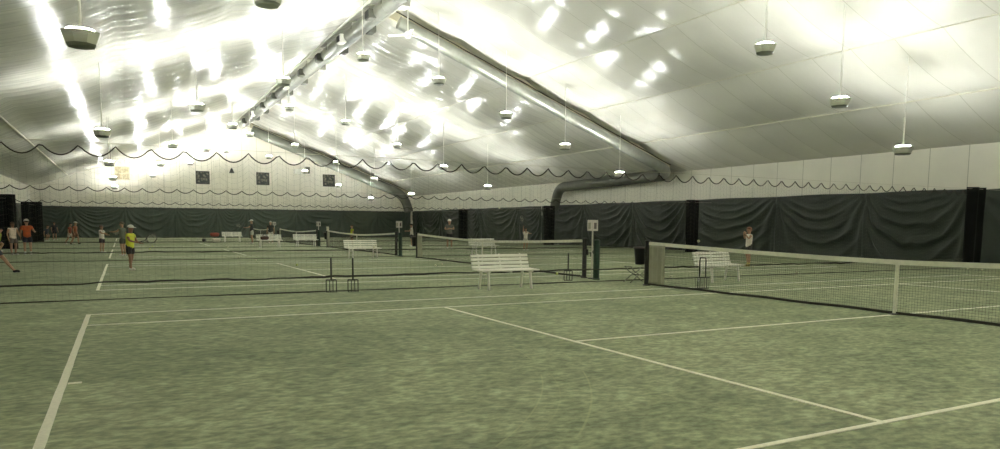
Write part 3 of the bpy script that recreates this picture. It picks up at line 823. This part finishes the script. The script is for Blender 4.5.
        cv.build('cap', cm(cap, .6), t, smooth=True).modifiers.new('thickness', 'SOLIDIFY').thickness = .004 * q
    # clothes: a looser skin over the same joints
    V2 = [P['pelvis'] - Vector((0, 0, .055)), P['pelvis'] + Vector((0, 0, .01)), P['spine'], P['chest'], P['chest'].lerp(P['neck'], .80)]
    R2 = [(.104, .086), (.104, .084), (.100, .080), (.108, .084), (.056, .056)]; E2 = [(0, 1), (1, 2), (2, 3), (3, 4)]
    for k in 'LR':
        i = len(V2); V2 += [P['sh' + k], P['sh' + k].lerp(P['el' + k], .62 if sleeves else .12)]; R2 += [.050, .044 if sleeves else .040]; E2 += [(3, i), (i, i + 1)]
    skin_mesh('shirt', [v * H for v in V2], E2, [tuple(x * H for x in r) if isinstance(r, tuple) else r * H for r in R2], cm(shirt), t)
    V3 = [P['pelvis'] + Vector((0, 0, -.005)), P['pelvis'].lerp(P['spine'], .9)]; R3 = [(.108, .086), (.098, .078)]; E3 = [(0, 1)]
    for k in 'LR':
        i = len(V3); V3 += [P['hip' + k], P['hip' + k].lerp(P['kn' + k], .72)]; R3 += [.074, .062]; E3 += [(0, i), (i, i + 1)]
    skin_mesh('shorts', [v * H for v in V3], E3, [tuple(x * H for x in r) if isinstance(r, tuple) else r * H for r in R3], cm(shorts), t)
    for k in 'LR':
        a, b_ = P['an' + k], P['to' + k]; d = (b_ - a); d.z = 0; d.normalize()
        heel = a - d * .022; heel.z = max(.024, a.z - .024)
        tip = b_ + d * .012; tip.z = max(.022, b_.z)
        skin_mesh('shoe', [heel * H, a.lerp(b_, .5) * H - Vector((0, 0, .0)), tip * H], [(0, 1), (1, 2)], [.027 * H, .027 * H, .023 * H], cm(shoe, .5), t)
        if socks:
            skin_mesh('sock', [a * H, a.lerp(P['kn' + k], .28) * H], [(0, 1)], [.027 * H, .030 * H], cm(socks), t)
    t['height'] = H
    M4 = Matrix.Translation(loc) @ Matrix.Rotation(face + PI / 2, 4, 'Z')
    return t, {k: M4 @ (v * H) for k, v in P.items()}

M['frame'] = mat('racket_frame', (60, 58, 52), .35, noise_amt=.1); M['grip'] = mat('racket_grip', (40, 38, 34), .8, noise_amt=.1); M['string'] = mat('racket_string', (190, 188, 165), .5, noise_amt=.05)
def racket(label, hand, direction, nrm=(0, 0, 1), s=1.0):
    d = Vector(direction).normalized(); nn = Vector(nrm); nn = (nn - d * nn.dot(d)).normalized(); w = d.cross(nn)
    t = thing('tennis_racket', label, 'racket', Vector(hand) - d * .06 * s, 0, 'rackets in hand')
    f = lambda a, b_, c=0: d * a * s + w * b_ * s + nn * c * s
    MB().tube([f(0, 0), f(.18, 0)], .017 * s, 8).build('grip', M['grip'], t)
    b = MB(); b.tube([f(.18, 0), f(.27, .0), f(.36, .075)], .010 * s, 6); b.tube([f(.27, 0), f(.36, -.075)], .010 * s, 6)
    b.tube([f(.505 + .17 * math.cos(a), .13 * math.sin(a)) for a in [2 * PI * k / 24 for k in range(24)]], .012 * s, 6, closed=True)
    fr = b.build('racket_frame', M['frame'], t, smooth=True)
    g = MB()
    for k in range(-4, 5):
        x = k / 5; hw = math.sqrt(1 - x * x)
        g.tube([f(.505 - .17 * hw, .13 * x), f(.505 + .17 * hw, .13 * x)], .0018 * s, 4, cap=False)
        g.tube([f(.505 + .17 * x, -.13 * hw), f(.505 + .17 * x, .13 * hw)], .0018 * s, 4, cap=False)
    g.build('string_mesh', M['string'], fr)
    return t
AR = math.atan2(RT.y, RT.x)      # along the picture to the right
AF = math.atan2(F.y, F.x)        # away from the camera
def on(x, y):
    g = G(x, y); g.z = 0; return g
RUN = {'knL': (.06, -.11, .31), 'anL': (.06, -.10, .07), 'toL': (.065, -.19, .05), 'knR': (-.065, .04, .27), 'anR': (-.07, .17, .07), 'toR': (-.075, .10, .026)}
# yellow shirted player, forehand ready, facing along the picture
_, J = person('player in a yellow shirt, black shorts and white cap holding a racket out', on(131, 270.3), 1.38, AR - .15, (206, 212, 62), (24, 24, 24), cap=(225, 222, 210), hair=(30, 24, 20), skin='skin2', lean=(0, -.03),
    pose={'elR': (-.13, -.09, .66), 'wrR': (-.10, -.24, .62), 'haR': (-.095, -.29, .625), 'elL': (.13, -.07, .65), 'wrL': (.08, -.19, .60), 'haL': (.07, -.235, .60),
          'anL': (.07, .07, .05), 'toL': (.085, -.03, .026), 'knL': (.07, .01, .285), 'anR': (-.07, -.06, .048), 'toR': (-.08, -.155, .026), 'knR': (-.07, -.045, .285)})
fd = Vector((math.cos(AR - .15), math.sin(AR - .15), 0))
racket('racket held out by the yellow shirted player', J['haR'], fd + Vector((0, 0, .28)), (-.3, -1, .2))
_, J = person('man in an orange shirt, navy shorts and white cap standing side on', on(28.3, 255), 1.58, AR + 2.2, (196, 92, 48), (28, 32, 48), cap=(212, 208, 198), socks=(215, 212, 200),
    pose={'elR': (-.17, -.03, .66), 'wrR': (-.20, -.14, .64), 'haR': (-.205, -.19, .645)})
person('woman in a pale pink top and skirt standing beside the man in orange', on(14.0, 255.3), 1.46, AR - .4, (232, 218, 210), (112, 100, 92), hair=(92, 66, 46), sleeves=False, longhair=True,
    pose={'elL': (.13, -.07, .65), 'wrL': (.09, -.18, .58), 'haL': (.07, -.23, .57), 'anR': (-.09, -.05, .048), 'toR': (-.1, -.145, .026)})
# player mostly out of the frame: only the stretched leg shows
person('player with a stretched leg and black shoe at the picture edge', on(-6, 273), 1.55, AR, (120, 124, 120), (40, 44, 52), shoe=(24, 24, 24), sit=.08, lean=(0, -.06),
    pose={'knL': (.06, -.17, .25), 'anL': (.06, -.33, .05), 'toL': (.065, -.42, .026), 'knR': (-.07, .05, .27), 'anR': (-.09, .26, .06), 'toR': (-.095, .17, .026)})
person('person in a yellow green shirt half outside the picture edge', on(-1.5, 252), 1.35, AR + .5, (190, 205, 60), (50, 54, 50), sit=.14, lean=(0, -.10),
    pose={'knL': (.075, -.15, .29), 'anL': (.07, -.03, .048), 'toL': (.085, -.12, .026), 'knR': (-.075, -.15, .29), 'anR': (-.07, -.03, .048), 'toR': (-.085, -.12, .026)})
person('running child in a dark red shirt and pale shorts', on(70, 244.5), 1.42, AR + .2, (132, 58, 42), (206, 196, 176), hair=(44, 30, 24), pose=dict(RUN), lean=(0, -.07))
person('running child in an orange brown shirt and white cap', on(75.5, 244.8), 1.50, AR + .1, (150, 84, 52), (120, 78, 56), cap=(226, 222, 205), shoe=(40, 38, 36), pose=dict(RUN), lean=(0, -.04))
person('crouching person in dark clothes before the black drop', on(46, 241), 1.55, AR, (52, 56, 66), (30, 32, 36), sit=.20, lean=(0, -.14),
    pose={'knL': (.08, -.16, .29), 'anL': (.07, -.02, .048), 'toL': (.085, -.11, .026), 'knR': (-.08, -.16, .29), 'anR': (-.07, -.02, .048), 'toR': (-.085, -.11, .026)})
person('person in black standing by the gable curtain', on(55, 240.3), 1.50, AR - .6, (26, 26, 28), (30, 30, 30), hair=(30, 26, 22))
_, J = person('child in a white shirt and dark shorts reaching a racket forward', on(102.5, 253), 1.34, AR - .1, (216, 206, 194), (40, 26, 30), hair=(74, 46, 36),
    pose={'elR': (-.13, -.10, .70), 'wrR': (-.11, -.24, .70), 'haR': (-.105, -.29, .70), 'elL': (.14, -.06, .66), 'wrL': (.10, -.17, .64), 'haL': (.09, -.215, .645)})
racket('racket reached forward by the white shirted child', J['haR'], Vector((math.cos(AR), math.sin(AR), .12)), (-.3, -1, .3))
person('person in grey partly hidden behind the yellow shirted player', on(123.5, 256), 1.50, AR + PI, (112, 116, 98), (70, 74, 62), hair=(92, 84, 66),
    pose={'elL': (.13, -.10, .71), 'wrL': (.11, -.23, .70), 'haL': (.105, -.28, .70)})
_, J = person('man in black shirt, white shorts and white cap by the fourth court net', on(252.3, 243.6), 1.74, AR + PI + .2, (30, 30, 30), (205, 202, 190), cap=(228, 226, 212),
    pose={'elL': (.14, -.10, .68), 'wrL': (.13, -.23, .66), 'haL': (.13, -.28, .665)})
racket('racket held low by the man in black with white shorts', J['haL'], Vector((-math.cos(AR), -math.sin(AR), .35)), (0, -1, .2))
person('grey haired man in a black shirt behind the bench', on(271, 243.5), 1.66, AF + PI, (28, 28, 30), (196, 190, 176), hair=(176, 172, 160))
person('person in a bright yellow shirt behind the third court net', on(352.3, 246), 1.42, AF + 2.0, (200, 208, 66), (60, 62, 58), hair=(70, 60, 44))
person('person in a white shirt standing behind the second black bin', on(411.8, 246.5), 1.52, AR + PI, (214, 208, 194), (56, 56, 54), hair=(52, 42, 34),
    pose={'elL': (.14, -.08, .68), 'wrL': (.12, -.2, .68), 'haL': (.115, -.25, .685)})
person('man in white cap and grey shirt with folded arms facing the second court', on(449.5, 248.5), 1.80, AF + PI, (104, 102, 94), (28, 28, 30), cap=(228, 224, 210), skin='skin',
    pose={'elL': (.16, -.05, .66), 'wrL': (.03, -.13, .69), 'haL': (-.03, -.135, .70), 'elR': (-.16, -.05, .66), 'wrR': (-.03, -.12, .665), 'haR': (.03, -.125, .675)})
_, J = person('player in a white shirt with racket raised by the side curtain', on(525.5, 250.5), 1.34, AF + PI + .5, (218, 212, 196), (190, 186, 170), hair=(40, 32, 26),
    pose={'elR': (-.16, -.07, .86), 'wrR': (-.17, -.10, 1.0), 'haR': (-.172, -.11, 1.045), 'elL': (.13, -.12, .74), 'wrL': (.10, -.25, .74), 'haL': (.095, -.30, .745)})
racket('racket raised overhead by the white shirted player', J['haR'], Vector((-.25 * math.cos(AR), -.25 * math.sin(AR), 1)), (.3, -1, 0))
person('brown haired child in a pale top and black shorts standing before the wall curtain', on(748, 266.5), 1.46, AR + PI + .1, (228, 222, 208), (24, 24, 24), hair=(104, 58, 40), longhair=True, sleeves=False, shoe=(200, 190, 110), socks=(200, 184, 120),
    pose={'elR': (-.12, -.06, .70), 'wrR': (-.06, -.12, .80), 'haR': (-.04, -.115, .84), 'elL': (.12, -.06, .70), 'wrL': (.06, -.12, .80), 'haL': (.04, -.115, .84), 'hipL': (.05, 0, .495), 'anL': (.04, .01, .048), 'toL': (.045, -.085, .026), 'anR': (-.04, .01, .048), 'toR': (-.045, -.085, .026)})
# white towel tucked on the third bin's post
tw = MB()
def tf(u, v):
    return ((u - .5) * .16 + .012 * n3(u * 4, v * 4), -.012 - .05 * math.sin(v * PI) - .02 * n3(u * 3, v * 3, 4), -.08 + v * .26)
tw.grid(tf, 8, 8)
o = tw.build('towel', M['whitebag'], smooth=True, loc=(XC, PITCH * 2 + 6.4 - .05, 1.12)); o.modifiers.new('thickness', 'SOLIDIFY').thickness = .05
tag(o, 'white towel draped on the third court net post', 'towel')

# ------------------------------------------------------------------ light and output
M['lens'].node_tree.nodes['Principled BSDF'].inputs['Emission Strength'].default_value = 352.0
w = bpy.data.worlds.new('world'); SC.world = w; w.use_nodes = True
w.node_tree.nodes['Background'].inputs['Color'].default_value = (0, 0, 0, 1)
SC.view_settings.view_transform = 'Standard'; SC.view_settings.look = 'None'; SC.view_settings.gamma = 1; SC.view_settings.use_curve_mapping = False
SC.view_settings.exposure = 1.36
cy = SC.cycles
cy.use_denoising = True; cy.max_bounces = 8; cy.diffuse_bounces = 5; cy.glossy_bounces = 3; cy.transmission_bounces = 2; cy.sample_clamp_indirect = 6.0; cy.use_light_tree = True
